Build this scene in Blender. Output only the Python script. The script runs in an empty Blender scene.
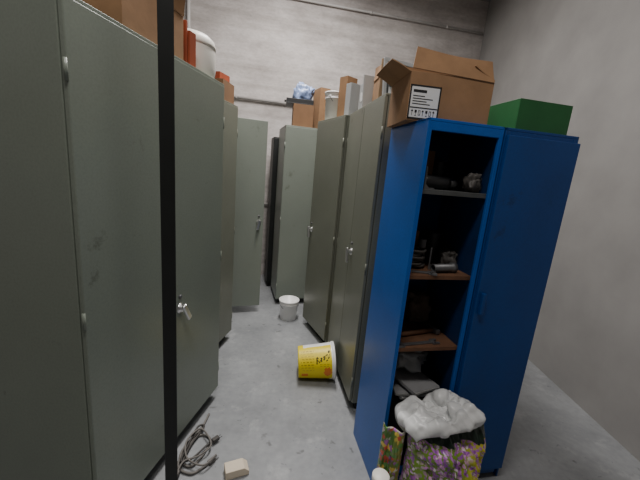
import bpy, bmesh, math, random
from mathutils import Vector, Matrix, noise
random.seed(4)
C = bpy.context.scene.collection
PI = math.pi
R = math.radians

# ------------------------------------------------------------------ camera
HC = 1.51
up = Vector((.0852, .9748, -.2065)).normalized()      # world up in camera axes (right, up, forward)
xh = Vector((up.y, -up.x, 0)).normalized()
yh = Vector((0, 0, 1)) - up * up.z
yh.normalize()
Rw = Vector((xh.x, yh.x, up.x)); Uw = Vector((xh.y, yh.y, up.y)); Fw = Vector((xh.z, yh.z, up.z))
cam = bpy.data.cameras.new('camera'); co = bpy.data.objects.new('camera', cam); C.objects.link(co)
m = Matrix((( Rw.x, Uw.x, -Fw.x, 0), (Rw.y, Uw.y, -Fw.y, 0), (Rw.z, Uw.z, -Fw.z, HC), (0, 0, 0, 1)))
co.matrix_world = m
cam.lens = 18; cam.sensor_width = 36; cam.clip_start = .02
bpy.context.scene.camera = co

def P(px, py, z=0.0):
    d = Rw * ((px - 320) / 320) + Uw * ((240 - py) / 320) + Fw
    t = (z - HC) / d.z
    return Vector((d.x * t, d.y * t, z))

# ------------------------------------------------------------------ materials
def nodes(name):
    mt = bpy.data.materials.new(name); mt.use_nodes = True
    nt = mt.node_tree; b = nt.nodes['Principled BSDF']
    return mt, nt, b
def N(nt, typ, **kw):
    n = nt.nodes.new(typ)
    for k, v in kw.items(): n.inputs[k].default_value = v
    return n
def ramp(nt, src, p0, c0, p1, c1):
    r = nt.nodes.new('ShaderNodeValToRGB')
    r.color_ramp.elements[0].position = p0; r.color_ramp.elements[1].position = p1
    r.color_ramp.elements[0].color = (*c0, 1); r.color_ramp.elements[1].color = (*c1, 1)
    nt.links.new(src, r.inputs['Fac']); return r.outputs['Color']
def mult(nt, a, b_, f):
    mx = nt.nodes.new('ShaderNodeMix'); mx.data_type = 'RGBA'; mx.blend_type = 'MULTIPLY'; mx.inputs[0].default_value = f
    nt.links.new(a, mx.inputs[6]); nt.links.new(b_, mx.inputs[7]); return mx.outputs[2]
def mat(name, col, rough=.5, metal=0, var=.25, scale=6, bump=0, bscale=40, speck=0, spec=.5, streak=0):
    mt, nt, b = nodes(name)
    tc = nt.nodes.new('ShaderNodeTexCoord')
    n = N(nt, 'ShaderNodeTexNoise', Scale=scale, Detail=6, Roughness=.6)
    nt.links.new(tc.outputs['Object'], n.inputs['Vector'])
    out = ramp(nt, n.outputs['Fac'], .3, [c * (1 - var) for c in col], .7, [min(1, c * (1 + var * .5)) for c in col])
    if speck:
        s = N(nt, 'ShaderNodeTexNoise', Scale=speck, Detail=2)
        nt.links.new(tc.outputs['Object'], s.inputs['Vector'])
        out = mult(nt, out, ramp(nt, s.outputs['Fac'], .3, (.86, .86, .86), .6, (1, 1, 1)), .6)
    if streak:   # scuffs and chips in the paint
        s = N(nt, 'ShaderNodeTexNoise', Scale=streak, Detail=8, Roughness=.75)
        nt.links.new(tc.outputs['Object'], s.inputs['Vector'])
        out = mult(nt, out, ramp(nt, s.outputs['Fac'], .31, (.5, .47, .43), .38, (1, 1, 1)), .65)
    nt.links.new(out, b.inputs['Base Color'])
    b.inputs['Roughness'].default_value = rough; b.inputs['Metallic'].default_value = metal
    b.inputs['Specular IOR Level'].default_value = spec
    if bump:
        bn = N(nt, 'ShaderNodeTexNoise', Scale=bscale, Detail=4)
        nt.links.new(tc.outputs['Object'], bn.inputs['Vector'])
        bp = N(nt, 'ShaderNodeBump', Strength=bump, Distance=.01)
        nt.links.new(bn.outputs['Fac'], bp.inputs['Height']); nt.links.new(bp.outputs['Normal'], b.inputs['Normal'])
    return mt

M = {}
M['sage'] = mat('sage_paint', (.262, .298, .248), .34, var=.09, scale=1.6, speck=120, streak=6)
M['sage2'] = mat('olive_paint', (.212, .222, .177), .38, var=.14, scale=2.0, speck=120, streak=7)
M['sage3'] = mat('pale_sage_paint', (.255, .285, .243), .38, var=.09, scale=1.6, speck=120, streak=5)
M['inner'] = mat('inner_grey', (.08, .085, .085), .6, var=.2)
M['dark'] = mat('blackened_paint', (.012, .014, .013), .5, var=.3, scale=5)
M['plinth'] = mat('plinth_black', (.02, .02, .02), .7)
M['blue'] = mat('blue_paint', (.004, .115, .50), .36, var=.14, scale=3, speck=90, streak=5)
M['bluedark'] = mat('dull_blue_paint', (.003, .06, .26), .45, var=.16, scale=3, speck=90, streak=5)
M['navy'] = mat('shaded_blue_inside', (.004, .030, .11), .55, var=.3, scale=6)  # darkened copy of the locker blue, stands for shade inside the open bay
M['chrome'] = mat('chrome', (.80, .80, .80), .28, metal=1, var=.08)
M['steel'] = mat('dull_steel', (.18, .18, .185), .5, metal=.7, var=.3, scale=20)
M['card'] = mat('cardboard', (.34, .192, .096), .85, var=.2, scale=9, bump=.05, bscale=60)
M['card2'] = mat('dark_cardboard', (.24, .128, .062), .85, var=.18, scale=6, bump=.05, bscale=60)
M['board'] = mat('fibreboard', (.42, .275, .16), .8, var=.12, scale=6)
M['red'] = mat('red_card', (.40, .085, .035), .6, var=.2)
M['white'] = mat('white_plastic', (.95, .945, .93), .32, var=.02)
M['cream'] = mat('cream_plastic', (.86, .83, .76), .4, var=.04)
M['yellow'] = mat('yellow_label', (.92, .72, .010), .4, var=.04)
M['orange'] = mat('orange_label', (.88, .24, .02), .45, var=.06)
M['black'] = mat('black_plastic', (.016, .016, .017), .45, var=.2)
M['ink'] = mat('black_ink', (.015, .015, .015), .7, var=.05)
M['paper'] = mat('label_paper', (.82, .82, .81), .7, var=.03)
M['rust'] = mat('brown_shelf', (.15, .07, .035), .8, var=.35, scale=14, bump=.1)
M['grey'] = mat('grey_case', (.46, .47, .47), .5, var=.1)
M['wood'] = mat('raw_wood', (.86, .74, .57), .7, var=.08, scale=9)
M['cable'] = mat('grey_cable', (.20, .185, .17), .6, var=.2)
M['cable2'] = mat('dark_cable', (.075, .068, .062), .55, var=.2)
M['bag'] = mat('white_bag', (.86, .872, .87), .24, var=.10, scale=7)
M['bagblue'] = mat('pale_blue_bag', (.35, .46, .86), .35, var=.75, scale=14)
M['baggrey'] = mat('grey_bag', (.24, .245, .25), .4, var=.25, scale=9)
M['green'] = mat('green_plastic', (.02, .14, .04), .45, var=.15)
M['folder'] = mat('grey_folder', (.27, .27, .275), .7, var=.15)
M['sheets'] = mat('grey_paper', (.36, .36, .35), .7, var=.1)
M['rag'] = mat('brown_rag', (.12, .085, .065), .9, var=.4, scale=20, bump=.3)
M['conduit'] = mat('grey_conduit', (.34, .325, .31), .55, var=.2, scale=8)
M['conduit2'] = mat('pale_conduit', (.62, .60, .58), .5, var=.1, scale=8)
M['glass'] = mat('jar_grey', (.40, .40, .37), .25, var=.2)
M['gold'] = mat('gold_print', (.62, .43, .02), .5)
M['ceil'] = mat('ceiling_concrete', (.28, .27, .265), .9, var=.15, scale=2)
M['shell'] = mat('grey_side_wall', (.32, .31, .30), .9, var=.15, scale=2)

def floor_mat():
    mt, nt, b = nodes('concrete_floor')
    tc = nt.nodes.new('ShaderNodeTexCoord'); O = tc.outputs['Object']
    a = N(nt, 'ShaderNodeTexNoise', Scale=2.6, Detail=8, Roughness=.62); nt.links.new(O, a.inputs['Vector'])
    base = ramp(nt, a.outputs['Fac'], .3, (.25, .26, .271), .72, (.385, .396, .408))
    # warp coordinates so the stains are irregular
    wn = N(nt, 'ShaderNodeTexNoise', Scale=7, Detail=4); nt.links.new(O, wn.inputs['Vector'])
    ad = nt.nodes.new('ShaderNodeVectorMath'); ad.operation = 'MULTIPLY_ADD'
    ad.inputs[1].default_value = (.25, .25, .25); nt.links.new(wn.outputs['Color'], ad.inputs[0]); nt.links.new(O, ad.inputs[2])
    v = N(nt, 'ShaderNodeTexVoronoi', Scale=6.5); nt.links.new(ad.outputs[0], v.inputs['Vector'])
    o = mult(nt, base, ramp(nt, v.outputs['Distance'], .05, (.25, .24, .23), .14, (1, 1, 1)), .6)
    v2 = N(nt, 'ShaderNodeTexVoronoi', Scale=17.0); nt.links.new(ad.outputs[0], v2.inputs['Vector'])
    o = mult(nt, o, ramp(nt, v2.outputs['Distance'], .05, (.35, .35, .35), .13, (1, 1, 1)), .5)
    s = N(nt, 'ShaderNodeTexNoise', Scale=30, Detail=5); nt.links.new(O, s.inputs['Vector'])
    o = mult(nt, o, ramp(nt, s.outputs['Fac'], .32, (.84, .84, .84), .66, (1.04, 1.04, 1.04)), .6)
    w = N(nt, 'ShaderNodeTexNoise', Scale=5, Detail=7, Roughness=.68); nt.links.new(O, w.inputs['Vector'])
    m3 = nt.nodes.new('ShaderNodeMix'); m3.data_type = 'RGBA'; m3.inputs[7].default_value = (.49, .495, .50, 1)
    nt.links.new(ramp(nt, w.outputs['Fac'], .57, (0, 0, 0), .76, (1, 1, 1)), m3.inputs[0]); nt.links.new(o, m3.inputs[6])
    nt.links.new(m3.outputs[2], b.inputs['Base Color'])
    b.inputs['Roughness'].default_value = .38
    bp = N(nt, 'ShaderNodeBump', Strength=.04, Distance=.01); nt.links.new(s.outputs['Fac'], bp.inputs['Height'])
    nt.links.new(bp.outputs['Normal'], b.inputs['Normal'])
    return mt
M['floor'] = floor_mat()

def wall_mat():
    mt, nt, b = nodes('rough_concrete')
    tc = nt.nodes.new('ShaderNodeTexCoord'); O = tc.outputs['Object']
    mp = nt.nodes.new('ShaderNodeMapping'); mp.inputs['Scale'].default_value = (1, 1, 2.2)
    nt.links.new(O, mp.inputs['Vector'])
    a = N(nt, 'ShaderNodeTexNoise', Scale=1.7, Detail=8, Roughness=.66); nt.links.new(mp.outputs['Vector'], a.inputs['Vector'])
    o = ramp(nt, a.outputs['Fac'], .35, (.46, .42, .40), .65, (.71, .665, .642))
    g = N(nt, 'ShaderNodeTexNoise', Scale=18, Detail=5, Roughness=.65); nt.links.new(mp.outputs['Vector'], g.inputs['Vector'])
    o = mult(nt, o, ramp(nt, g.outputs['Fac'], .34, (.72, .71, .69), .56, (1, 1, 1)), .45)
    # soft uneven horizontal casting lines
    m2 = nt.nodes.new('ShaderNodeMapping'); m2.inputs['Scale'].default_value = (.25, .25, 5.0)
    nt.links.new(O, m2.inputs['Vector'])
    h = N(nt, 'ShaderNodeTexNoise', Scale=1.5, Detail=4, Roughness=.55); nt.links.new(m2.outputs['Vector'], h.inputs['Vector'])
    o = mult(nt, o, ramp(nt, h.outputs['Fac'], .37, (.70, .69, .67), .54, (1, 1, 1)), .65)
    nt.links.new(o, b.inputs['Base Color'])
    b.inputs['Roughness'].default_value = .9
    bp = N(nt, 'ShaderNodeBump', Strength=.15, Distance=.02); nt.links.new(g.outputs['Fac'], bp.inputs['Height'])
    nt.links.new(bp.outputs['Normal'], b.inputs['Normal'])
    return mt
M['wall'] = wall_mat()

def flower_mat(name, petals, leaf_, side_, band, zband, scale):
    mt, nt, b = nodes(name)
    tc = nt.nodes.new('ShaderNodeTexCoord')
    sg = nt.nodes.new('ShaderNodeSeparateXYZ'); nt.links.new(tc.outputs['Generated'], sg.inputs[0])
    wn = N(nt, 'ShaderNodeTexNoise', Scale=40, Detail=3); nt.links.new(tc.outputs['Object'], wn.inputs['Vector'])
    ad = nt.nodes.new('ShaderNodeVectorMath'); ad.operation = 'MULTIPLY_ADD'
    ad.inputs[1].default_value = (.03, .03, .03); nt.links.new(wn.outputs['Color'], ad.inputs[0]); nt.links.new(tc.outputs['Object'], ad.inputs[2])
    v = N(nt, 'ShaderNodeTexVoronoi', Scale=scale); nt.links.new(ad.outputs[0], v.inputs['Vector'])
    sep = nt.nodes.new('ShaderNodeSeparateColor'); nt.links.new(v.outputs['Color'], sep.inputs[0])
    rp = nt.nodes.new('ShaderNodeValToRGB'); rp.color_ramp.interpolation = 'CONSTANT'
    els = rp.color_ramp.elements
    while len(els) < len(petals): els.new(.5)
    for i, c in enumerate(petals): els[i].position = i / len(petals); els[i].color = (*c, 1)
    nt.links.new(sep.outputs[0], rp.inputs['Fac'])
    # leaf colour turns yellow towards the right side of the print
    side = ramp(nt, sg.outputs['X'], .50, leaf_, .85, side_)
    mx = nt.nodes.new('ShaderNodeMix'); mx.data_type = 'RGBA'
    nt.links.new(ramp(nt, v.outputs['Distance'], .46, (0, 0, 0), .60, (1, 1, 1)), mx.inputs[0]); nt.links.new(rp.outputs['Color'], mx.inputs[6]); nt.links.new(side, mx.inputs[7])
    big = N(nt, 'ShaderNodeTexNoise', Scale=8, Detail=2); nt.links.new(tc.outputs['Object'], big.inputs['Vector'])
    mg = nt.nodes.new('ShaderNodeMix'); mg.data_type = 'RGBA'
    nt.links.new(ramp(nt, big.outputs['Fac'], .60, (0, 0, 0), .68, (1, 1, 1)), mg.inputs[0]); nt.links.new(mx.outputs[2], mg.inputs[6]); nt.links.new(side, mg.inputs[7])
    wv = nt.nodes.new('ShaderNodeMath'); wv.operation = 'MULTIPLY_ADD'; wv.inputs[1].default_value = .03
    nt.links.new(sg.outputs['X'], wv.inputs[0]); nt.links.new(sg.outputs['Z'], wv.inputs[2])
    g = nt.nodes.new('ShaderNodeMath'); g.operation = 'GREATER_THAN'; g.inputs[1].default_value = zband
    nt.links.new(wv.outputs[0], g.inputs[0])
    m2 = nt.nodes.new('ShaderNodeMix'); m2.data_type = 'RGBA'; m2.inputs[7].default_value = (*band, 1)
    nt.links.new(g.outputs[0], m2.inputs[0]); nt.links.new(mg.outputs[2], m2.inputs[6])
    nt.links.new(m2.outputs[2], b.inputs['Base Color']); b.inputs['Roughness'].default_value = .22
    return mt
M['soil'] = flower_mat('flower_print', [(.60, .20, .68), (.88, .48, .78), (.36, .10, .48), (.95, .80, .90), (.72, .32, .72), (.50, .17, .54)], (.20, .34, .04), (.74, .64, .06), (.014, .028, .018), .91, 66)
M['seed'] = flower_mat('seed_print', [(.62, .10, .06), (.14, .32, .08), (.75, .55, .10), (.65, .60, .55), (.40, .15, .45)], (.10, .22, .05), (.3, .3, .06), (.4, .38, .32), .99, 40)

# ------------------------------------------------------------------ mesh builder
class MB:
    def __init__(s): s.bm = bmesh.new()
    def box(s, x0, x1, y0, y1, z0, z1, bev=0, mi=0, mtx=None):
        t = bmesh.new()
        bmesh.ops.create_cube(t, size=1)
        for v in t.verts:
            v.co = Vector(((x0 + x1) / 2 + v.co.x * (x1 - x0), (y0 + y1) / 2 + v.co.y * (y1 - y0), (z0 + z1) / 2 + v.co.z * (z1 - z0)))
        if bev: bmesh.ops.bevel(t, geom=list(t.edges), offset=bev, segments=2, affect='EDGES', profile=.5)
        s.add(t, mi, mtx); return s
    def prism(s, poly, y0, y1, bev=0, mi=0, mtx=None):      # polygon in x,z pushed along y
        t = bmesh.new()
        a = [t.verts.new((x, y0, z)) for x, z in poly]; b = [t.verts.new((x, y1, z)) for x, z in poly]
        t.faces.new(a); t.faces.new(b[::-1])
        for i in range(len(poly)): t.faces.new((a[i], a[i - 1], b[i - 1], b[i]))
        if bev: bmesh.ops.bevel(t, geom=list(t.edges), offset=bev, segments=2, affect='EDGES', profile=.5)
        s.add(t, mi, mtx); return s
    def add(s, t, mi=0, mtx=None, smooth=None):
        if mtx is not None: bmesh.ops.transform(t, matrix=mtx, verts=t.verts)
        mp = {}
        for v in t.verts: mp[v] = s.bm.verts.new(v.co)
        for f in t.faces:
            try: nf = s.bm.faces.new([mp[v] for v in f.verts])
            except ValueError: continue
            nf.material_index = mi if mi >= 0 else f.material_index
            nf.smooth = f.smooth if smooth is None else smooth
        t.free()
    def lathe(s, prof, seg=40, mi=0, mtx=None, fn=None):
        t = bmesh.new(); rings = []
        for r, z in prof:
            if r < 1e-6: rings.append([t.verts.new((0, 0, z))])
            else: rings.append([t.verts.new((r * math.cos(2 * PI * k / seg), r * math.sin(2 * PI * k / seg), z)) for k in range(seg)])
        for i in range(len(rings) - 1):
            a, b = rings[i], rings[i + 1]
            for k in range(seg):
                k2 = (k + 1) % seg
                if len(a) == 1 and len(b) == 1: continue
                if len(a) == 1: f = t.faces.new((a[0], b[k2], b[k]))
                elif len(b) == 1: f = t.faces.new((a[k], a[k2], b[0]))
                else: f = t.faces.new((a[k], a[k2], b[k2], b[k]))
                f.smooth = True
                f.material_index = fn(i, k) if fn else mi
        s.add(t, -1, mtx); return s
    def tube(s, pts, r, seg=10, mi=0, mtx=None):
        t = bmesh.new(); pts = [Vector(p) for p in pts]; n = len(pts); rings = []
        prev = None
        for i, p in enumerate(pts):
            d = pts[min(i + 1, n - 1)] - pts[max(i - 1, 0)]
            d.normalize()
            if prev is None:
                a = Vector((0, 0, 1)) if abs(d.z) < .9 else Vector((1, 0, 0))
                prev = (a - d * a.dot(d)).normalized()
            else: prev = (prev - d * prev.dot(d)).normalized()
            b = d.cross(prev)
            rings.append([t.verts.new(p + (prev * math.cos(2 * PI * k / seg) + b * math.sin(2 * PI * k / seg)) * r) for k in range(seg)])
        for i in range(n - 1):
            a, b = rings[i], rings[i + 1]
            for k in range(seg):
                f = t.faces.new((a[k], a[(k + 1) % seg], b[(k + 1) % seg], b[k])); f.smooth = True
        t.faces.new(rings[0][::-1]); t.faces.new(rings[-1])
        s.add(t, mi, mtx); return s
    def build(s, name, mats, parent=None, loc=(0, 0, 0), rotz=0):
        bmesh.ops.recalc_face_normals(s.bm, faces=s.bm.faces)
        me = bpy.data.meshes.new(name); s.bm.to_mesh(me); s.bm.free()
        for mm in (mats if isinstance(mats, (list, tuple)) else [mats]): me.materials.append(M[mm])
        o = bpy.data.objects.new(name, me); C.objects.link(o)
        o.location = loc; o.rotation_euler = (0, 0, rotz)
        if parent: o.parent = parent
        return o

def tag(o, label, cat, group=None, kind=None):
    o['label'] = label; o['category'] = cat
    if group: o['group'] = group
    if kind: o['kind'] = kind
    return o
def thing(name, label, cat, loc=(0, 0, 0), rotz=0, group=None):
    o = bpy.data.objects.new(name, None); C.objects.link(o); o.empty_display_size = .1
    o.location = loc; o.rotation_euler = (0, 0, rotz)
    return tag(o, label, cat, group)
def local(root, x, y, z=0):
    a = root.rotation_euler.z; l = root.location
    return Vector((l.x + x * math.cos(a) - y * math.sin(a), l.y + x * math.sin(a) + y * math.cos(a), l.z + z))
def struct(o): o['kind'] = 'structure'; return o

# ------------------------------------------------------------------ bags (settled first, before the scene is heavy)
def pillow(name, label, loc, w, h, th, mt, rotz, lean, seed, wrk=1.0, topwave=.012, taper=.16, sharp=3, fold=.002, slope=0):
    nx, nzz = 56, 66
    t = bmesh.new(); grids = []
    for side in (-1, 1):
        g = []
        for j in range(nzz + 1):
            row = []
            for i in range(nx + 1):
                a = i / nx * 2 - 1; c_ = j / nzz
                prof_ = max(0, (1 - abs(a) ** sharp)) ** .6 * (min(1, max(0, (1 - c_) / taper)) ** .5) * (.85 + .2 * (1 - c_))
                if c_ < .08: prof_ *= .7 + .3 * c_ / .08
                q = Vector((a * 2 + seed, c_ * 4, side))
                wr = noise.noise(q) * .30 - abs(noise.noise(Vector((a * 4 + c_ * 2, c_ * 5 + seed, side * 2)))) * .35 - abs(noise.noise(Vector((a * 3 - c_ * 9, c_ * 8 + a * 5 + seed, side * 4)))) * .25
                y = side * th / 2 * prof_ * (1 + wrk * wr) + side * .0015
                up_ = max(0, (c_ - .5) / .5)
                sag = up_ * (topwave * 2 * noise.noise(Vector((a * 1.5 + seed, 0, 5))) + slope * a - abs(slope) * .6 * a * a)
                fd = fold * up_ * math.sin(a * 5 + seed)
                x = a * w / 2 * (1 + .05 * noise.noise(Vector((seed, c_ * 3, 4 + (a > 0)))) - .05 * math.sin(PI * c_) - .06 * up_ * up_)
                row.append(t.verts.new((x, y + fd + lean * c_ * c_, c_ * h + sag)))
            g.append(row)
        grids.append(g)
    for g in grids:
        for j in range(nzz):
            for i in range(nx):
                f = t.faces.new((g[j][i], g[j][i + 1], g[j + 1][i + 1], g[j + 1][i])); f.smooth = True
    a, c_ = grids
    def edge(s1, s2):
        for i in range(len(s1) - 1): t.faces.new((s1[i], s1[i + 1], s2[i + 1], s2[i]))
    edge(a[0], c_[0]); edge(a[-1], c_[-1]); edge([r[0] for r in a], [r[0] for r in c_]); edge([r[-1] for r in a], [r[-1] for r in c_])
    b = MB(); b.add(t, 0)
    return tag(b.build(name, mt, None, loc, rotz), label, 'bag')
soil = pillow('soil_bag', 'slumped potting soil bag printed with purple flowers, dark green top, before the blue locker', (.612, 1.175, 0), .355, .525, .25, 'soil', R(11), .0, 1, 1.35, .012, .15, 3.0, .003, .012)

def settle_bag():
    """a thin white film bag dropped onto the soil bag and left to settle; the settled shape is kept as a plain mesh"""
    sc = bpy.context.scene
    LYaw = R(12)
    nx, ny = 30, 22; w, h = .285, .20
    t = bmesh.new(); gr = []
    top = max(v.co.z for v in soil.data.vertices)
    for side in (-1, 1):
        g = []
        for j in range(ny + 1):
            row = []
            for i in range(nx + 1):
                a = i / nx * 2 - 1; c_ = j / ny
                border = i in (0, nx) or j in (0, ny)
                if side == 1 and border: row.append(gr[0][j][i]); continue
                p_ = max(0, (1 - a ** 4) * (1 - (2 * c_ - 1) ** 4)) ** .5
                y = side * .095 * p_ + .02 * noise.noise(Vector((a * 2, c_ * 3, side * 3.3)))
                row.append(t.verts.new((a * w / 2 + .012 * noise.noise(Vector((a * 2, c_ * 5, 9))), y, c_ * h)))
            g.append(row)
        gr.append(g)
    for k, g in enumerate(gr):
        for j in range(ny):
            for i in range(nx):
                q = (g[j][i], g[j][i + 1], g[j + 1][i + 1], g[j + 1][i])
                f = t.faces.new(q if k == 0 else q[::-1]); f.smooth = True
    b = MB(); mtx = Matrix.Translation((.595, 1.112, top + .115)) @ Matrix.Rotation(LYaw, 4, 'Z') @ Matrix.Rotation(R(-78), 4, 'X') @ Matrix.Rotation(R(4), 4, 'Y')
    b.add(t, 0, mtx)
    o = b.build('plastic_bag', 'bag')
    # stand-ins for the locker front and the floor while the film settles (removed afterwards)
    q = MB(); q.box(-.5, .9, .0, .4, 0, 1.6); wall = q.build('tmp_front', 'bag', None, (.374, 1.288, 0), LYaw)
    q = MB(); q.box(-1, 2, 0, 2, -.2, 0); flo = q.build('tmp_floor', 'bag')
    for c in (soil, wall, flo):
        c.modifiers.new('Collision', 'COLLISION'); c.collision.thickness_outer = .004; c.collision.cloth_friction = 60
    md = o.modifiers.new('Cloth', 'CLOTH'); s = md.settings
    s.quality = 8; s.mass = .25; s.tension_stiffness = 20; s.compression_stiffness = 20; s.shear_stiffness = 10; s.bending_stiffness = 1.0
    s.shrink_min = -.12
    s.use_pressure = True; s.uniform_pressure_force = .5; s.air_damping = 5
    cs = md.collision_settings; cs.distance_min = .004; cs.friction = 40; cs.use_self_collision = True; cs.self_distance_min = .003; cs.collision_quality = 4
    md.point_cache.frame_start = 1; md.point_cache.frame_end = 60
    for fr in range(1, 28): sc.frame_set(fr)
    ss = o.modifiers.new('Subsurf', 'SUBSURF'); ss.levels = 2
    bpy.context.view_layer.update()
    dg = bpy.context.evaluated_depsgraph_get()
    me = bpy.data.meshes.new_from_object(o.evaluated_get(dg))
    o.modifiers.clear(); o.data = me
    for c in (wall, flo): bpy.data.objects.remove(c)
    soil.modifiers.clear()
    sc.frame_set(1)
    zs = [v.co for v in me.vertices]
    cx = sum(v.x for v in zs) / len(zs); cy = sum(v.y for v in zs) / len(zs); cz = min(v.z for v in zs)
    me.transform(Matrix.Translation((-cx, -cy, -cz))); o.location = (cx, cy, cz + .004)
    # broad crushed folds in the upper film, pulled up to a point at the left
    zmax = max(v.co.z for v in me.vertices)
    nrm = [v.normal.copy() for v in me.vertices]
    for v, n in zip(me.vertices, nrm):
        p = v.co.copy(); f = max(0, min(1, p.z / zmax)) ** .8
        # long straight creases: ridges along a few slanted directions
        cr = 0
        for (dx, dy, dz, fr, ph, am) in ((.9, .3, .35, 9, .2, .016), (.5, -.7, .5, 13, 1.3, .011), (-.6, .2, .8, 17, 2.1, .008), (.2, .9, -.3, 23, .7, .005)):
            u = (p.x * dx + p.y * dy + p.z * dz) * fr + ph + .5 * noise.noise(p * 6)
            cr += am * (abs((u % 1) - .5) * 4 - 1)
        d1 = noise.voronoi(p * 9)[0][0]
        k = cr * .8 + (d1 - .42) * .035
        if n.z < -.2: k *= .1
        v.co += n * (k * f)
        v.co.z += f * (-.20 * p.x + .010 + .07 * math.exp(-((p.x + .095) / .035) ** 2 - ((p.y - .01) / .05) ** 2))
    me.update()
    return o
white_bag = settle_bag()
tag(white_bag, 'crumpled thin white plastic bag flopped on top of the purple flower bag', 'bag')

# ------------------------------------------------------------------ room
WY = R(11)
struct(MB().box(-2.6, 2.4, -2.4, 5.4, -.1, 0).build('floor', 'floor'))
struct(MB().box(-2.6, 2.4, -2.4, 5.4, 3.95, 4.05).build('ceiling', 'ceil'))
wb = struct(MB().box(-2.6, 3.2, 0, .12, 0, 3.95).build('wall_back', 'wall', None, (0, 4.556, 0), WY))
struct(MB().box(-2.35, -2.25, -2.4, 5.0, 0, 3.95).build('wall_left', 'shell'))
struct(MB().box(2.0, 2.1, -2.4, 5.4, 0, 3.95).build('wall_right', 'shell'))
struct(MB().box(-2.6, 2.4, -2.4, -2.3, 0, 3.95).build('wall_front', 'shell'))

def wallpt(s, z, off=.03):
    return local(wb, s, -off, z)
def conduit(pts, r, label, mt='conduit'):
    rt = thing('conduit', label, 'pipe', pts[0])
    b = MB().tube([Vector(p) - Vector(pts[0]) for p in pts], r, 12); b.build('pipe', mt, rt)
    d = Vector(pts[-1]) - Vector(pts[0]); n = max(2, int(d.length / .9))
    for i in range(n):
        c = d * ((i + .5) / n)
        k = MB(); dn = d.normalized()
        k.tube([c - dn * .012, c + dn * .012], r + .005, 12)
        k.build('clip', mt, rt)
conduit([wallpt(-1.7, 2.34), wallpt(2.0, 2.34)], .015, 'thin grey conduit running level on the concrete wall just above the cabinets')
conduit([wallpt(-1.9, 1.02), wallpt(.8, 1.02)], .013, 'thin conduit low on the wall seen through the gap between cabinets')
conduit([wallpt(-1.2, 3.55), wallpt(2.0, 3.55)], .013, 'thin pale pipe running high along the concrete wall below the ceiling', 'conduit2')
conduit([wallpt(-1.80, 2.36, .035), wallpt(-1.80, 3.9, .035)], .02, 'vertical pale pipe on the wall above the left cabinets', 'conduit2')

# ------------------------------------------------------------------ cabinets
def leaf(root, hx, sgn, wl, h, ang, mt, hz=None, tilt=12):
    # origin on the hinge line; the leaf reaches along sgn*x
    b = MB()
    xa, xb = sorted((0.002 * sgn, (wl - .002) * sgn))
    b.box(xa, xb, -.018, 0, .075, h - .012, .003)
    d = b.build('door', mt, root, (hx, -.003, 0), R(-ang if sgn > 0 else ang))
    s = MB(); xm = sgn * wl / 2
    s.box(xm - .04, xm + .04, 0, .002 if ang == 0 else .012, .16, h - .12, .0008)
    s.build('stiffener', 'inner', d)
    for z in (.22, h * .5, h - .2):
        q = MB(); q.tube([(sgn * .001, -.014, z - .03), (sgn * .001, -.014, z + .03)], .0055, 8); q.build('hinge', mt, d)
    if hz:
        x = sgn * (wl - .05)
        b2 = MB()
        rot = Matrix.Translation((x, -.018, hz)) @ Matrix.Rotation(PI / 2, 4, 'X')
        b2.lathe([(0, 0), (.026, 0), (.026, .004), (.016, .010), (.012, .030), (0, .032)], 24, 0, rot)
        mm = Matrix.Translation((x, -.046, hz)) @ Matrix.Rotation(R(tilt) * sgn, 4, 'Y')
        b2.box(-.014, .014, -.010, .006, -.075, .028, .006, 0, mm)
        b2.build('handle', 'chrome', d)
        k = MB(); k.lathe([(0, 0), (.010, 0), (.010, .006), (0, .007)], 16, 0, Matrix.Translation((x, -.018, hz + .06)) @ Matrix.Rotation(PI / 2, 4, 'X'))
        k.build('lock', 'steel', d)
    return d

def cabinet(label, loc, yaw, w, d, h, mt, leaves, shelves=False):
    rt = thing('steel_cabinet', label, 'cabinet', (loc[0], loc[1], 0), yaw)
    b = MB(); t = .012
    b.box(0, t, 0, d, .06, h, .002); b.box(w - t, w, 0, d, .06, h, .002)
    b.box(t, w - t, d - t, d, .06, h); b.box(0, w, -.018, d, h - t, h, .002); b.box(t, w - t, 0, d - t, .06, .075)
    b.build('body', mt, rt)
    p = MB(); p.box(.02, w - .02, .03, d - .02, 0, .06); p.build('plinth', 'plinth', rt)
    if shelves:
        for z in (.45, .85, 1.25, 1.6):
            s = MB(); s.box(t + .001, w - t - .001, .03, d - t - .001, z, z + .018); s.build('shelf', 'inner', rt)
    for lf in leaves: leaf(rt, lf[0], lf[1], lf[2], h, lf[3], mt, *lf[4:])
    return rt

HT = 1.95
H1 = 1.93
def yx(v): return math.atan2(v.y, v.x)
# left row (local x runs away from the camera)
dl = Vector((.17, .985)).normalized()
w = .92; o = Vector((-.608, 1.866)) - dl * w
L1 = cabinet('sage green double cabinet nearest on the left, chrome lever handle, box and tub on top', o, yx(dl), w, .45, H1, 'sage',
             [(0, 1, .46, 0, None), (w, -1, .46, 0, .80, 30)])
w = .68; o = Vector((-.736, 2.615)) - dl * w
L2 = cabinet('sage cabinet on the left mostly hidden behind the nearest one, only a narrow strip showing', o, yx(dl), w, .45, HT, 'sage2',
             [(0, 1, .34, 0, None), (w, -1, .34, 0, None)])
w = .86; dl3 = Vector((.10, .995)).normalized()
L3 = cabinet('sage cabinet on the left with its door swung open across the aisle', Vector((-.995, 3.05)), yx(dl3), w, .45, HT, 'sage3',
             [(0, 1, .43, 64, .97), (w, -1, .43, 0, None)], True)
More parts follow.
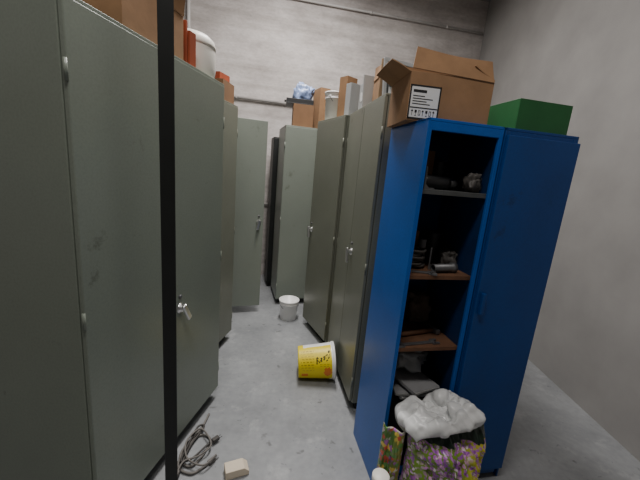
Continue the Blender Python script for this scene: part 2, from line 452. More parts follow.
# end of the aisle
MC = cabinet('sage cabinet standing across the end of the aisle, black tray and bag on top', (-.449, 3.414), R(16), .84, .45, HT, 'sage3',
             [(0, 1, .42, 0, None), (.84, -1, .42, 0, .97)])
DC = cabinet('narrow near black cabinet added to stand for the shaded flank of the aisle end cabinet', (-.645, 3.93), R(16), .42, .26, 1.87, 'dark',
             [(.42, -1, .42, 0, None)])  # added black body in place of the end cabinet's side in shade
# right row (local x runs towards the camera)
dr = Vector((.193, -.981)).normalized()
w = .72; o = Vector((.30, 1.825)) - dr * w
R1 = cabinet('olive grey double cabinet on the right directly behind the blue locker', o, yx(dr), w, .42, HT, 'sage2',
             [(0, 1, .36, 0, None), (w, -1, .36, 0, 1.0)])
drf = Vector((.44, -.898)).normalized()
w = .50; o = Vector((.128, 2.565)) - drf * w
RF = cabinet('turned olive single door cabinet on the right, white bucket on its top', o, yx(drf), w, .40, HT, 'sage2',
             [(w, -1, .50, 0, .98)])

# black steel upright close to the camera on the left
pt = thing('steel_post', 'black steel post close to the camera at the left edge', 'post', (-.440, .905, 0), R(25))
b = MB(); b.box(-.019, .019, -.019, -.015, .004, 2.6, .001); b.box(.015, .019, -.015, .022, .004, 2.6, .001); b.box(-.019, -.015, -.015, .022, .004, 2.6, .001); b.build('upright', 'dark', pt)
b = MB(); b.box(-.04, .04, -.035, .04, 0, .005, .001); b.build('base_plate', 'dark', pt)

# ------------------------------------------------------------------ blue lockers
LH = 1.75
def locker(label, loc, yaw, w, d, door, paint='blue'):
    rt = thing('steel_locker', label, 'locker', (loc[0], loc[1], 0), yaw)
    b = MB(); t = .010
    b.box(0, t, 0, d, 0, LH, .002); b.box(w - t, w, 0, d, 0, LH, .002)
    b.box(t, w - t, d - t, d, .03, LH); b.box(0, w, 0, d, LH - .012, LH, .002); b.box(t, w - t, 0, d - t, .06, .08)
    fl = .028 if door else .018
    b.box(t, fl, 0, .014, .06, LH - .012, .002); b.box(w - fl, w - t, 0, .014, .06, LH - .012, .002)
    b.box(fl, w - fl, 0, .014, LH - .045, LH - .012, .002); b.box(fl, w - fl, 0, .014, .03, .08, .002)
    if not door:   # inner faces in darker blue, the bay's shade painted into the colour
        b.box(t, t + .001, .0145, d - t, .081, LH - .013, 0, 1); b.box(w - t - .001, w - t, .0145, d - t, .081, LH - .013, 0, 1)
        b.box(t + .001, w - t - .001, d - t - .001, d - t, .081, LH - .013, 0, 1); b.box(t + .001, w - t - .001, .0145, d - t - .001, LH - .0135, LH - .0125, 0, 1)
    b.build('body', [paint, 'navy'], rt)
    for z, mm in ((1.48, 'inner'), (1.115, 'rust'), (.77, 'rust')):
        s = MB(); s.box(t + .002, w - t - .002, .016, d - t - .002, z - .02, z, .002); s.build('shelf', mm, rt)
    if door:
        dd = MB(); dd.box(.004, w - .004, -.018, -.001, .07, LH - .03, .003)
        dr_ = dd.build('door', paint, rt)
        h = MB(); h.box(.02, .04, -.035, -.018, .95, 1.05, .004); h.build('handle', paint, dr_)
    return rt
LY = R(12)
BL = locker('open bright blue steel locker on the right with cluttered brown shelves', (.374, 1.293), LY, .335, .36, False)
p = local(BL, .341, 0)
BL2 = locker('closed dull blue steel locker at the right edge, beside the open one', (p.x, p.y), LY, .36, .36, True, 'bluedark')

# ------------------------------------------------------------------ boxes
def carton(label, root, x, y, z, w, d, h, rot=0, mt='card', flaps=(), thick=.004, name='cardboard_box', tape=True):
    c = local(root, x, y); yaw = root.rotation_euler.z + R(rot)
    rt = thing(name, label, 'box', (c.x, c.y, z), yaw)
    b = MB(); t = thick
    b.box(-w / 2, w / 2, -d / 2, -d / 2 + t, 0, h, .001); b.box(-w / 2, w / 2, d / 2 - t, d / 2, 0, h, .001)
    b.box(-w / 2, -w / 2 + t, -d / 2 + t, d / 2 - t, 0, h); b.box(w / 2 - t, w / 2, -d / 2 + t, d / 2 - t, 0, h)
    b.box(-w / 2 + t, w / 2 - t, -d / 2 + t, d / 2 - t, 0, t)
    b.build('body', mt, rt)
    if not flaps:
        l = MB(); l.box(-w / 2, -.0008, -d / 2, d / 2, h, h + t, .001); l.box(.0008, w / 2, -d / 2, d / 2, h, h + t, .001); l.build('lid', mt, rt)
        if tape:
            l = MB(); l.box(-.02, .02, -d / 2 - .001, d / 2, h + t, h + t + .001); l.box(-.02, .02, -d / 2 - .001, -d / 2 + .0, h - .05, h + t); l.build('tape', 'cream', rt)
    for fl in flaps:
        side, ln, ang = fl[:3]; roll = fl[3] if len(fl) > 3 else 0
        wd_ = w if side in 'fb' else d
        # soft flap: a slightly bowed sheet with the far edge a little shorter
        t_ = bmesh.new(); nn, kk = 10, 6; rows = []
        for side2 in (0, 1):
            g = []
            for j in range(kk + 1):
                v_ = j / kk; row = []
                for i in range(nn + 1):
                    u_ = i / nn * 2 - 1
                    hw = (wd_ / 2 - .002) * (1 - .07 * v_)
                    zz = t * side2 + .010 * v_ * v_ * (.4 + .6 * math.sin(u_ * 2.3 + ln * 50))
                    a_, b_ = u_ * hw, v_ * ln
                    row.append(t_.verts.new((a_, b_, zz) if side in 'fb' else (b_, a_, zz)))
                g.append(row)
            rows.append(g)
        for g in rows:
            for j in range(kk):
                for i in range(nn): t_.faces.new((g[j][i], g[j][i + 1], g[j + 1][i + 1], g[j + 1][i]))
        A, B = rows
        for s1, s2 in ((A[0], B[0]), (A[-1], B[-1]), ([r[0] for r in A], [r[0] for r in B]), ([r[-1] for r in A], [r[-1] for r in B])):
            for i in range(len(s1) - 1): t_.faces.new((s1[i], s1[i + 1], s2[i + 1], s2[i]))
        f = MB(); f.add(t_, 0)
        if side in 'fb':
            o = f.build('flap', mt, rt, (0, -d / 2 if side == 'f' else d / 2, h))
            o.rotation_euler = (R(ang), R(roll), 0) if side == 'f' else (R(ang), 0, PI)
        else:
            o = f.build('flap', mt, rt, (-w / 2 if side == 'l' else w / 2, 0, h))
            o.rotation_euler = (0, R(-ang), 0) if side == 'l' else (0, R(-ang), PI)
    return rt
def panel(label, root, x, y, z, w, h, mt, rot=0, frame=None, name='board', lean=0):
    c = local(root, x, y)
    rt = thing(name, label, 'panel', (c.x, c.y, z), root.rotation_euler.z + PI / 2 + R(rot))
    if lean:
        rt.rotation_euler = (R(lean), 0, rt.rotation_euler.z); rt.location.z += abs(math.sin(R(lean))) * .008
    if frame:
        b = MB(); f = .02
        b.box(-w / 2, w / 2, -.008, .008, 0, f, .002); b.box(-w / 2, w / 2, -.008, .008, h - f, h, .002)
        b.box(-w / 2, -w / 2 + f, -.008, .008, f, h - f, .002); b.box(w / 2 - f, w / 2, -.008, .008, f, h - f, .002); b.build('frame', frame, rt)
        b = MB(); b.box(-w / 2 + f, w / 2 - f, -.003, .003, f, h - f); b.build('pane', mt, rt)
    else:
        b = MB(); b.box(-w / 2, w / 2, -.006, .006, 0, h, .0015); b.build('sheet', mt, rt)
        b = MB(); b.box(-w / 2 + .012, w / 2 - .012, -.0068, -.0058, .012, h - .012, .0003); b.build('facing', mt, rt)
    return rt

# on the nearest left cabinet (local x from near to far)
carton('brown cardboard box with raised flaps on the nearest left cabinet', L1, .425, .17, H1, .35, .31, .19, 0, 'card', [('l', .12, 100), ('r', .07, 80), ('f', .10, 98), ('b', .12, 85)])
panel('red brown flat board standing between the brown carton and the red box', L1, .630, .13, H1, .22, .19, 'red', 2)
carton('narrow red box between the brown carton and the white tub', L1, .672, .085, H1, .044, .15, .15, -5, 'red', tape=False, name='red_box')
carton('brown carton standing at the back behind the white tub and red box', L1, .80, .37, H1, .21, .13, .26, 9, 'card2', tape=False)
c = local(L1, .836, .130)
tb = thing('plastic_tub', 'off white rounded plastic tub on top of the nearest left cabinet', 'tub', (c.x, c.y, H1))
b = MB(); b.lathe([(0, 0), (.106, 0), (.118, .012), (.124, .05), (.124, .11), (.120, .15)], 48); b.build('body', 'cream', tb)
b = MB(); b.lathe([(.120, .15), (.124, .151), (.124, .161), (.116, .186), (.092, .206), (.05, .219), (0, .224)], 48); b.build('lid', 'cream', tb)
carton('dark brown carton on the half hidden left cabinet', L2, .57, .14, HT, .20, .26, .14, 3, 'card2', tape=False)
carton('small red box on top of the dark carton by the wall', L2, .58, .12, HT + .144, .13, .16, .05, -6, 'red', tape=False, name='red_box')

# on the cabinet across the end
carton('small brown carton on the cabinet at the aisle end', MC, .195, .15, HT, .21, .24, .22, -7, 'card2', tape=False)
carton('tall brown carton at the aisle end left of the white bucket', MC, .395, .18, HT, .11, .20, .42, 9, 'card', tape=False)
c = local(MC, .155, .15)
tr = thing('black_tray', 'black plastic tray lying on the carton at the aisle end', 'tray', (c.x, c.y, HT + .224), R(8))
b = MB(); b.box(-.14, .14, -.11, .11, 0, .008, .002); b.box(-.14, .14, -.11, -.102, .008, .05, .002); b.box(-.14, .14, .102, .11, .008, .05, .002)
b.box(-.14, -.132, -.102, .102, .008, .05, .002); b.box(.132, .14, -.102, .102, .008, .05, .002); b.build('tray_body', 'black', tr)
b = MB(); b.box(-.16, -.141, -.04, .04, .03, .04, .002); b.build('grip', 'black', tr)

def crumple(name, label, cat, loc, size, mt, seed, amp=.25, rotz=0, sub=4, power=.75, f1=1.6, ridge=1.0):
    t = bmesh.new(); bmesh.ops.create_icosphere(t, subdivisions=sub, radius=1)
    off = Vector((seed * 7.3, seed * 3.1, seed * 1.7))
    for v in t.verts:
        p = v.co.copy()
        q = Vector([math.copysign(abs(a) ** power, a) for a in p])
        n1 = noise.noise(p * f1 + off); n2 = abs(noise.noise(p * f1 * 2 + off)); n3 = abs(noise.noise(p * f1 * 4.2 + off))
        q *= 1 + amp * (n1 * .9 - n2 * ridge - n3 * .45 * ridge + .2)
        v.co = Vector((q.x * size[0] / 2, q.y * size[1] / 2, q.z * size[2] / 2))
    zmin = min(v.co.z for v in t.verts)
    flat = size[2] * .05
    for v in t.verts: v.co.z = max(v.co.z - zmin - flat, 0)
    for f in t.faces: f.smooth = True
    b = MB(); b.add(t, 0)
    return tag(b.build(name, mt, None, loc, rotz), label, cat)
c = local(MC, .19, .14)
crumple('plastic_bag', 'crumpled pale blue and white plastic bag lying in the black tray', 'bag', (c.x, c.y, HT + .233), (.21, .14, .20), 'bagblue', 3, .5, R(8))

# ------------------------------------------------------------------ buckets
def bucket_prof(r0, r1, h, t=.003):
    return [(0, .006), (r0 - .012, .006), (r0 - .008, 0), (r0, .002), (r0 + (r1 - r0) * .8, h * .8), (r0 + (r1 - r0) * .8 + .005, h * .8), (r0 + (r1 - r0) * .84 + .005, h * .84),
            (r0 + (r1 - r0) * .84, h * .845), (r1, h - .012), (r1 + .006, h - .012), (r1 + .006, h), (r1 - t, h), (r0 - t, .012), (0, .012)]
def bail(root, r1, h, swing, mt='steel'):
    b = MB(); pts = []
    for i in range(21):
        a = PI * i / 20
        x = (r1 + .008) * math.cos(a); s = (r1 + .004) * math.sin(a)
        pts.append((x, -s * math.cos(swing), h * .88 + s * math.sin(swing)))
    b.tube(pts, .0022, 8); o = b.build('bail_handle', mt, root)
    for sx in (-1, 1):
        e = MB(); e.lathe([(0, 0), (.012, 0), (.012, .006), (0, .008)], 14, 0, Matrix.Translation((sx * (r1 - .003), 0, h * .88)) @ Matrix.Rotation(sx * PI / 2, 4, 'Y'))
        e.build('ear', 'white', root)
    return o
c = P(288, 318)
wbk = thing('bucket', 'white plastic bucket standing upright on the floor at the aisle end', 'bucket', (c.x, c.y, 0), R(30))
b = MB(); b.lathe(bucket_prof(.082, .098, .21), 48); b.build('body', 'white', wbk)
bail(wbk, .098, .21, R(-50))
c = local(RF, .088, .082)
wb2 = thing('bucket', 'tall white plastic bucket on top of the turned cabinet', 'bucket', (c.x, c.y, HT), R(60))
b = MB(); b.lathe(bucket_prof(.070, .080, .225), 40); b.build('body', 'white', wb2)
b = MB(); b.lathe([(.0, .226), (.084, .226), (.088, .222), (.088, .236), (.082, .238), (.078, .233), (0, .233)], 40); b.build('lid', 'white', wb2)
bail(wb2, .080, .225, R(-60))
carton('brown carton behind the white bucket on the turned cabinet', RF, .105, .285, HT, .19, .19, .28, 8, 'card2', tape=False)
carton('upright narrow brown carton standing right of the white bucket', RF, .305, .085, HT, .09, .11, .31, 15, 'card', tape=False)
carton('slim pale grey box standing right of the narrow upright carton', RF, .415, .09, HT, .06, .13, .24, 8, 'grey', tape=False, name='grey_box')
carton('dark carton at the back of the turned cabinet behind the narrow upright one', RF, .35, .285, HT, .19, .17, .27, -10, 'card2', tape=False)

# yellow bucket lying on its side
L_, r0, r1 = .27, .112, .130
prof = [(0, .006), (r0 - .012, .006), (r0 - .008, 0), (r0, .002)]
nz = 60
for i in range(1, nz + 1): prof.append((r0 + (r1 - r0) * (i / nz) * (.94), .002 + (L_ - .02) * i / nz))
prof += [(r1 + .006, L_ - .016), (r1 + .006, L_), (r1 - .004, L_), (r0 - .004, .012), (0, .012)]
# slanted strokes of the dark script on the label (columns run along the bucket, rows down it)
art = ["##..............##",
       "#.#.............##",
       "##...##..##.###...",
       "#.#.#.#.#.#.#..#.#",
       "#..#.##..##.#..#.#",
       "...............##.",
       ".............##..."]
SEG = 180
def ybfn(i, k):
    j = i - 3
    if i < 3: return 1
    if j > nz: return 0
    a = (k + .5) / SEG * 360
    if a > 180: a -= 360
    if j > nz - 3: return 0
    if -80 < a < -46 - (j / nz) * 4 and j > 8: return 0            # white band along the upper edge
    if ((a - 46) / 17) ** 2 + ((j - 50) / 7) ** 2 + .25 * math.sin(a * .5 + j) < 1: return 2   # orange patch low on the right
    rr = int((a + 14 + (j - 42) * 1.0) // 4.2); cc = int((j - 31) / 1.3)
    if 0 <= rr < 7 and 0 <= cc < 18 and j >= 31 and art[rr][cc] == '#': return 3
    if 5 <= j <= 26 and -30 < a < 46 and int((a + 30) // 3.2) % 3 == 0 and (j * 5 + int(a // 6)) % 6 > 1: return 4
    if 36 <= j <= 54 and 18 < a < 28 and int(a // 3) % 2 == 0 and (j * 5) % 6 > 1: return 4
    if 5 <= j <= 15 and 52 < a < 66: return 2
    return 1
yb = thing('bucket', 'yellow and white plastic bucket lying on its side in the aisle', 'bucket')
b = MB(); b.lathe(prof, SEG, 0, None, ybfn)
body = b.build('body', ['white', 'yellow', 'orange', 'ink', 'gold'], yb)
zc = Vector((.985, .10, (r1 - r0 + .006) / L_)).normalized()
xc = Vector((0, -.78, .62)); xc = (xc - zc * xc.dot(zc)).normalized(); yc = zc.cross(xc)
rm = Matrix((xc, yc, zc)).transposed()
yb.rotation_mode = 'QUATERNION'; yb.rotation_quaternion = rm.to_quaternion()
zmin = min((rm @ v.co).z for v in body.data.vertices)
c = P(297, 375)
yb.location = (c.x, c.y, -zmin)
for sy in (-1, 1):
    e = MB(); e.lathe([(0, 0), (.012, 0), (.012, .005), (0, .007)], 14, 0, Matrix.Translation((0, sy * (r1 - .006), L_ * .88)) @ Matrix.Rotation(-sy * PI / 2, 4, 'X'))
    e.build('ear', 'white', yb)

# ------------------------------------------------------------------ things on right cabinets
c = local(R1, .07, .11)
gb = thing('ring_binder', 'pale grey binder standing at the far end of the double cabinet', 'binder', (c.x, c.y, HT), R1.rotation_euler.z + PI / 2 + R(10))
b = MB(); b.box(-.08, .10, -.04, -.036, 0, .20, .001); b.box(-.08, .10, .036, .04, 0, .20, .001); b.box(-.08, -.076, -.036, .036, 0, .20, .001); b.build('cover', 'grey', gb)
b = MB(); b.box(-.07, .095, -.034, .034, .004, .188); b.build('pages', 'paper', gb)
b = MB(); b.box(-.0815, -.0795, -.02, .02, .08, .14); b.build('spine_label', 'paper', gb)
carton('brown carton at the back of the double cabinet behind the grey binder', R1, .12, .33, HT, .20, .16, .30, 5, 'card', tape=False)
panel('pale grey leaning board between the grey binder and the open carton', R1, .165, .125, HT, .23, .235, 'grey', 9, None, 'board', -5)
carton('open brown carton with dark clutter on the double cabinet', R1, .335, .22, HT, .21, .32, .18, -4, 'card', [('l', .08, 82), ('r', .07, 50), ('b', .11, 100), ('f', .08, 82)])
panel('brown leaning board between the open carton and the grey framed panel', R1, .475, .15, HT, .27, .24, 'board', 5, None, 'board', 0)
panel('dark panel in a tilted grey frame standing in front of the brown leaning board', R1, .56, .125, HT, .235, .225, 'inner', 12, 'grey', 'framed_panel', -7)
c = local(R1, .650, .16)
gc = thing('equipment_case', 'low grey case at the near end of the double cabinet beside the big carton', 'case', (c.x, c.y, HT), R1.rotation_euler.z + R(4))
b = MB(); b.box(-.045, .045, -.13, .13, 0, .065, .006); b.build('body', 'grey', gc)
b = MB(); b.box(-.046, .046, -.131, .131, .067, .11, .006); b.build('lid', 'grey', gc)
b = MB(); b.box(-.02, .02, -.138, -.1315, .05, .08, .002); b.build('latch', 'black', gc)
c = local(R1, .335, .22)
em = thing('electric_motor', 'dark ribbed electric motor sitting in the open carton', 'motor', (c.x, c.y, HT + .004), R(100))
b = MB(); rr = Matrix.Translation((0, 0, .115)) @ Matrix.Rotation(PI / 2, 4, 'Y')
pf = [(0, -.085), (.05, -.085)]
for k in range(8): z0 = -.08 + k * .02; pf += [(.068, z0), (.068, z0 + .01), (.060, z0 + .011), (.060, z0 + .019)]
pf += [(.05, .082), (0, .085)]
b.lathe(pf, 32, 0, rr); b.build('casing', 'black', em)
b = MB(); b.box(-.06, .06, -.06, .06, 0, .012, .003); b.box(-.05, .05, -.03, .03, .012, .07, .004); b.build('foot', 'steel', em)
b = MB(); b.box(-.04, .04, -.035, .035, .165, .205, .006); b.build('terminal_box', 'grey', em)

# big carton on the blue locker
bigc = carton('large open cardboard box with white shipping label on the blue locker', BL, .14, .215, LH, .355, .25, .185, -5, 'card', [('l', .09, 150), ('b', .09, 88), ('r', .10, 25), ('f', .09, 68, 3)])
b = MB(); x0, x1, z0, z1 = -.174, -.044, .006, .136; yf = -.125
b.box(x0, x1, yf - .0012, yf - .0002, z0, z1, 0, 0)
def ink(xa, xb, za, zb): b.box(xa, xb, yf - .002, yf - .0012, za, zb, 0, 1)
e_ = .006
ink(x0, x1, z1 - e_, z1); ink(x0, x0 + e_, z0, z1); ink(x1 - e_, x1, z0, z1); ink(x0, x1, z0, z0 + e_)
ink(x0 + .007, x1 - .007, z0 + .042, z0 + .046); ink(x0 + .014, x0 + .07, z1 - .028, z1 - .018)
for k, (l, q) in enumerate(((.05, .088), (.085, .078), (.06, .068), (.075, .058))): ink(x0 + .014, x0 + .014 + l, z0 + q - .001, z0 + q + .002)
xx = x0 + .014
for k in range(7):      # small marks in a row under the line
    zc_ = z0 + .025
    if k % 3 == 0: ink(xx + .003, xx + .005, zc_ - .012, zc_ + .012); ink(xx, xx + .008, zc_ + .004, zc_ + .008)
    elif k % 3 == 1: ink(xx, xx + .009, zc_, zc_ + .010); ink(xx + .004, xx + .0055, zc_ - .010, zc_); ink(xx + .001, xx + .008, zc_ - .012, zc_ - .010)
    else: ink(xx, xx + .009, zc_ + .007, zc_ + .009); ink(xx, xx + .009, zc_ - .010, zc_ - .008); ink(xx, xx + .0018, zc_ - .009, zc_ + .008); ink(xx + .0072, xx + .009, zc_ - .009, zc_ + .008)
    xx += .0152
b.build('shipping_label', ['paper', 'ink'], bigc)['label'] = 'white shipping label with black lines'
carton('green plastic box at the right edge on top of the closed blue locker', BL2, .195, .17, LH, .26, .28, .12, 0, 'green', tape=False, name='green_box')

# ------------------------------------------------------------------ clutter inside the open locker
def can(label, x, y, z, r, h, mt, mt2='steel'):
    c = local(BL, x, y)
    t = thing('tin_can', label, 'can', (c.x, c.y, z))
    b = MB(); b.lathe([(0, 0), (r, 0), (r + .001, .004), (r, .008), (r, h - .008), (r + .001, h - .004), (r, h)], 32); b.build('body', mt, t)
    b = MB(); b.lathe([(r, h), (r - .004, h + .002), (r - .006, h - .003), (0, h - .003)], 32); b.build('lid', mt2, t)
def coil(label, x, y, z, r, mt, turns=5):
    c = local(BL, x, y)
    pts = []
    for i in range(181):
        a = i / 180 * 2 * PI * turns
        rr_ = r + .010 * math.sin(a * 1.3)
        pts.append((rr_ * math.cos(a), rr_ * math.sin(a), .006 + .01 * turns * i / 180 + .002 * math.sin(a * 2)))
    b = MB(); b.tube(pts, .006, 8)
    tag(b.build('cable_coil', mt, None, (c.x, c.y, z)), label, 'cable')
def drill(label, x, y, z, rot):
    c = local(BL, x, y); t = thing('power_drill', label, 'drill', (c.x, c.y, z), rot)
    b = MB(); m0 = Matrix.Translation((0, 0, .030)) @ Matrix.Rotation(PI / 2, 4, 'Y')
    b.lathe([(0, -.09), (.022, -.088), (.03, -.075), (.03, .03), (.024, .05), (0, .05)], 24, 0, m0)
    b.box(-.075, -.035, .0, .13, .012, .048, .008); b.build('housing', 'black', t)
    b = MB(); b.lathe([(0, .05), (.016, .05), (.018, .085), (.010, .10), (0, .10)], 20, 0, m0); b.build('chuck', 'steel', t)
    b = MB(); b.box(-.034, -.024, .03, .055, .022, .038, .003); b.build('trigger', 'red', t)
def wrench(label, x, y, z, rot, k=1):
    c = local(BL, x, y); b = MB()
    b.box(-.08 * k, .08 * k, -.009, .009, 0, .008, .002)
    for sx in (-1, 1):
        q = sx * .015
        b.box(sx * .08 * k + q - .016, sx * .08 * k + q + .016, -.020, -.009, 0, .010, .002); b.box(sx * .08 * k + q - .016, sx * .08 * k + q + .016, .009, .020, 0, .010, .002)
        b.box(sx * .08 * k + sx * .003 - .008, sx * .08 * k + sx * .003 + .008, -.020, .020, 0, .010, .002)
    tag(b.build('wrench', 'steel', None, (c.x, c.y, z), rot), label, 'wrench')
def hammer(label, x, y, z, rot):
    c = local(BL, x, y); t = thing('hammer', label, 'hammer', (c.x, c.y, z), rot)
    b = MB(); b.tube([(-.12, 0, .014), (-.03, 0, .013), (.075, 0, .014)], .0115, 12); b.build('handle', 'rust', t)
    b = MB(); b.box(.075, .099, -.035, .02, .003, .027, .004); b.prism([(.077, .004), (.097, .004), (.097, .026), (.077, .026)], .02, .05, .003); b.build('head', 'steel', t)
def pipe_piece(label, x, y, z, rot, r, l, mt='steel'):
    c = local(BL, x, y); b = MB()
    b.lathe([(r - .004, -l / 2), (r, -l / 2), (r, l / 2 - .025), (r + .005, l / 2 - .02), (r + .005, l / 2), (r - .004, l / 2), (r - .004, -l / 2)], 24, 0, Matrix.Translation((0, 0, r + .005)) @ Matrix.Rotation(PI / 2, 4, 'Y'))
    tag(b.build('pipe_fitting', mt, None, (c.x, c.y, z), rot), label, 'pipe fitting')
def bracket(label, x, y, z, rot, a, h, mt='steel'):
    c = local(BL, x, y); b = MB()
    b.prism([(0, 0), (a, 0), (a, .006), (.02, .006), (.006, .02), (.006, h), (0, h)], -.018, .018, .001)
    tag(b.build('bracket', mt, None, (c.x, c.y, z), rot), label, 'bracket')
def gear(label, x, y, z, r, mt='steel'):
    c = local(BL, x, y); b = MB(); t = bmesh.new(); n = 48
    rings = []
    for zz in (0, .022):
        rings.append([t.verts.new(((r if (k // 2) % 2 else r * .86) * math.cos(2 * PI * k / n), (r if (k // 2) % 2 else r * .86) * math.sin(2 * PI * k / n), zz)) for k in range(n)])
    for k in range(n): t.faces.new((rings[0][k], rings[0][(k + 1) % n], rings[1][(k + 1) % n], rings[1][k]))
    t.faces.new(rings[0][::-1]); t.faces.new(rings[1]); b.add(t)
    b.lathe([(0, .021), (r * .4, .021), (r * .4, .04), (r * .2, .04), (r * .2, .024), (0, .024)], 24)
    tag(b.build('gear_wheel', mt, None, (c.x, c.y, z)), label, 'gear')
drill('black power drill lying on the top shelf of the blue locker', .14, .10, 1.48, R(20))
can('dark tin on the top shelf at the back of the blue locker', .245, .29, 1.48, .042, .13, 'black')
can('grey tin on the top shelf at the back left corner', .065, .285, 1.48, .042, .13, 'folder')
carton('small dark carton at the back of the top shelf in the blue locker', BL, .152, .29, 1.48, .075, .08, .17, 6, 'card2', tape=False)
c = local(BL, .275, .06)
crumple('rag', 'crumpled dark rag at the front right of the top shelf', 'rag', (c.x, c.y, 1.48), (.07, .07, .08), 'cable2', 9, .5)
bracket('dark angle bracket at the front left of the top shelf', .040, .05, 1.48, R(5), .045, .09)
bracket('angle bracket standing between the coil and pipe fitting on the middle shelf', .165, .115, 1.115, R(-20), .06, .10)
gear('toothed gear wheel lying at the front left of the lowest shelf', .062, .155, .77, .038)
coil('black cable coil lying on the middle shelf of the blue locker', .095, .16, 1.115, .052, 'cable2', 8)
c = local(BL, .275, .145)
crumple('rag', 'crumpled dark rag on the middle shelf behind the pipe fitting', 'rag', (c.x, c.y, 1.115), (.08, .08, .10), 'cable2', 14, .5)
can('black tin on the middle shelf at the back right corner', .255, .255, 1.115, .042, .15, 'black')
can('slim grey tin standing behind the angle bracket on the middle shelf', .175, .21, 1.115, .016, .12, 'folder')
pipe_piece('short dark pipe fitting at the front of the middle shelf', .21, .06, 1.115, R(20), .018, .12)
carton('flat brown carton at the back of the middle shelf', BL, .10, .285, 1.115, .14, .08, .15, -3, 'card2', tape=False)
wrench('steel wrench at the front of the middle shelf left of the pipe fitting', .085, .05, 1.115, R(-6), .55)
wrench('double ended steel wrench at the front of the lowest shelf', .13, .045, .77, R(18))
hammer('dark handled hammer lying on the lowest shelf of the blue locker', .19, .135, .77, R(24))
c = local(BL, .23, .275)
crumple('rag', 'dark brown crumpled rag at the back of the lowest shelf', 'rag', (c.x, c.y, .77), (.14, .09, .18), 'rag', 6, .45)
can('small black can on the lowest shelf beside the brown rag', .06, .235, .77, .028, .12, 'black')
carton('small dark carton at the back left of the lowest shelf', BL, .075, .305, .77, .11, .06, .17, 4, 'card2', tape=False)
# bottom bay: a deep dark box with a loose pile of grey papers and a bag on it
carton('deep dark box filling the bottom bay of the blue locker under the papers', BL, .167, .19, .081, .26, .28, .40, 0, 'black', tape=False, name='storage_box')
zt = .081 + .404
for k, (yawd, tl, lab) in enumerate(((8, 3, 'lowest grey folder of the loose paper pile in the locker bottom bay'), (-9, -2.5, 'middle grey folder of the loose paper pile in the locker bottom bay'), (17, 4, 'top grey folder of the loose paper pile in the locker bottom bay'))):
    c = local(BL, .155 + .010 * (k - 1), .155 - .014 * k)
    up_ = .085 * math.sin(abs(R(tl)))
    f = thing('folder', lab, 'folder', (c.x, c.y, zt + up_ + .0005), LY + R(yawd)); f.rotation_euler = (0, R(tl), LY + R(yawd))
    b = MB(); b.box(-.085, .085, -.12, .12, 0, .002, .0005); b.box(-.085, .085, -.12, .12, .012, .014, .0005); b.box(-.085, -.083, -.12, .12, .002, .012); b.build('cover', 'folder', f)
    b = MB(); b.box(-.08, .083, -.124, .114, .0025, .0115); b.build('sheets', 'sheets', f)
    zt += .0145 + 2 * up_
c = local(BL, .17, .20)
crumple('plastic_bag', 'crumpled grey bag lying on the paper pile in the locker bottom bay', 'bag', (c.x, c.y, zt), (.21, .17, .13), 'baggrey', 17, .5, LY)

pillow('seed_bag', 'crumpled narrow bag with colourful print at the left of the purple flower bag', (.385, 1.175, 0), .10, .47, .06, 'seed', R(-25), .0, 8, 1.7, .02, .3, 3, .006)
bt = thing('jar', 'small pale jar with a cap at the foot of the blue locker', 'jar', (.335, 1.095, 0))
b = MB(); b.lathe([(0, 0), (.036, 0), (.04, .005), (.04, .25), (.036, .27), (.03, .28), (.03, .29), (0, .29)], 32); b.build('body', 'glass', bt)
b = MB(); b.lathe([(.0, .288), (.035, .288), (.036, .292), (.036, .312), (.033, .316), (0, .316)], 32); b.build('cap', 'cream', bt)

# ------------------------------------------------------------------ floor clutter
c = P(237, 472)
wk = MB(); wk.prism([(-.06, 0), (.055, 0), (.055, .022), (.03, .045), (-.06, .045)], -.032, .032, .003)
tag(wk.build('wood_block', 'wood', None, (c.x, c.y, 0), R(24)), 'pale offcut of wood lying on the concrete floor', 'wood block')

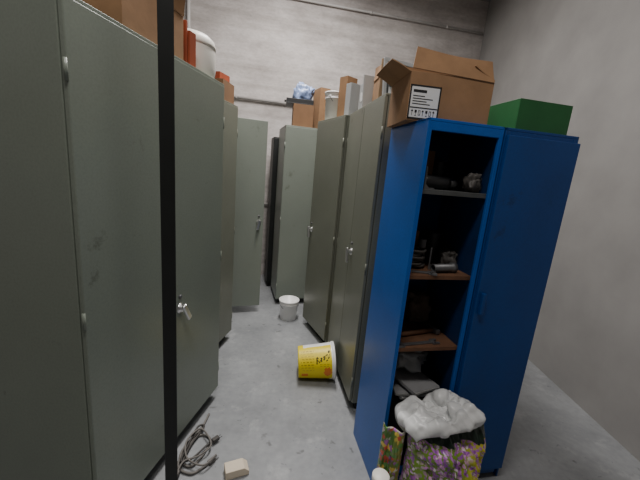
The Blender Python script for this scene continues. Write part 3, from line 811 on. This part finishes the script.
def catmull(pts, n=10):
    out = []; Q = [pts[0]] + pts + [pts[-1]]
    for i in range(1, len(Q) - 2):
        p0, p1, p2, p3 = [Vector(q) for q in Q[i - 1:i + 3]]
        for k in range(n):
            t_ = k / n
            out.append(.5 * ((2 * p1) + (p2 - p0) * t_ + (2 * p0 - 5 * p1 + 4 * p2 - p3) * t_ ** 2 + (3 * p1 - p0 - 3 * p2 + p3) * t_ ** 3))
    out.append(Vector(Q[-2])); return out
def cable(label, pix, r, mt, base, lift):
    pts = [P(a, b_) for a, b_ in pix]
    pts = [Vector((q.x, q.y, r + base + lift * (1 + math.sin(i * 2.1)) * .5)) for i, q in enumerate(pts)]
    o0 = pts[0].copy(); o0.z = 0
    t = thing('cable', label, 'cable', o0)
    sm = [q - o0 for q in catmull(pts)]
    b = MB(); b.tube(sm, r, 8); b.build('cord', mt, t)
    e = sm[-1]; d = (sm[-1] - sm[-3]).normalized(); a = math.atan2(d.y, d.x)
    b = MB(); mm = Matrix.Translation((e.x, e.y, e.z - .011)) @ Matrix.Rotation(a, 4, 'Z')
    b.box(-.005, .035, -.012, .012, .001, .022, .004, 0, mm); b.build('plug', mt, t)
    b = MB()
    for s_ in (-1, 1): b.tube([mm @ Vector((.033, s_ * .007, .011)), mm @ Vector((.052, s_ * .007, .011))], .002, 8)
    b.build('prong', 'steel', t)
cable('grey cable with plug tangled on the floor beside the left cabinet', [(209, 415), (201, 430), (186, 446), (180, 460), (190, 468), (203, 456), (210, 440), (199, 437), (185, 452), (178, 468), (192, 475), (209, 464)], .006, 'cable', .0, .004)
cable('dark cable looping through the tangle beside the left cabinet', [(178, 479), (184, 462), (192, 446), (204, 430), (198, 430), (188, 448), (181, 464), (192, 462), (206, 449), (213, 444)], .0052, 'cable2', .014, .003)
cable('thin grey cable looped loosely around the tangle of cables', [(216, 460), (203, 471), (187, 463), (187, 446), (201, 434), (211, 449), (199, 461), (184, 467), (177, 478)], .0048, 'cable', .027, .004)

# ------------------------------------------------------------------ light
def area(name, loc, sx, sy, e, col=(1, 1, 1), rot=(0, 0, 0)):
    l = bpy.data.lights.new(name, 'AREA'); l.shape = 'RECTANGLE'; l.size = sx; l.size_y = sy; l.energy = e; l.color = col
    o = bpy.data.objects.new(name, l); C.objects.link(o); o.location = loc; o.rotation_euler = rot
area('tube_light', (-.25, 2.75, 3.8), .3, 1.5, 108, (1, .965, .935))
area('tube_light_near', (-.15, .3, 3.7), 1.2, .3, 38, (1, .955, .91))
wd = bpy.data.worlds.new('world'); bpy.context.scene.world = wd; wd.use_nodes = True
wd.node_tree.nodes['Background'].inputs[0].default_value = (.5, .5, .52, 1); wd.node_tree.nodes['Background'].inputs[1].default_value = .01
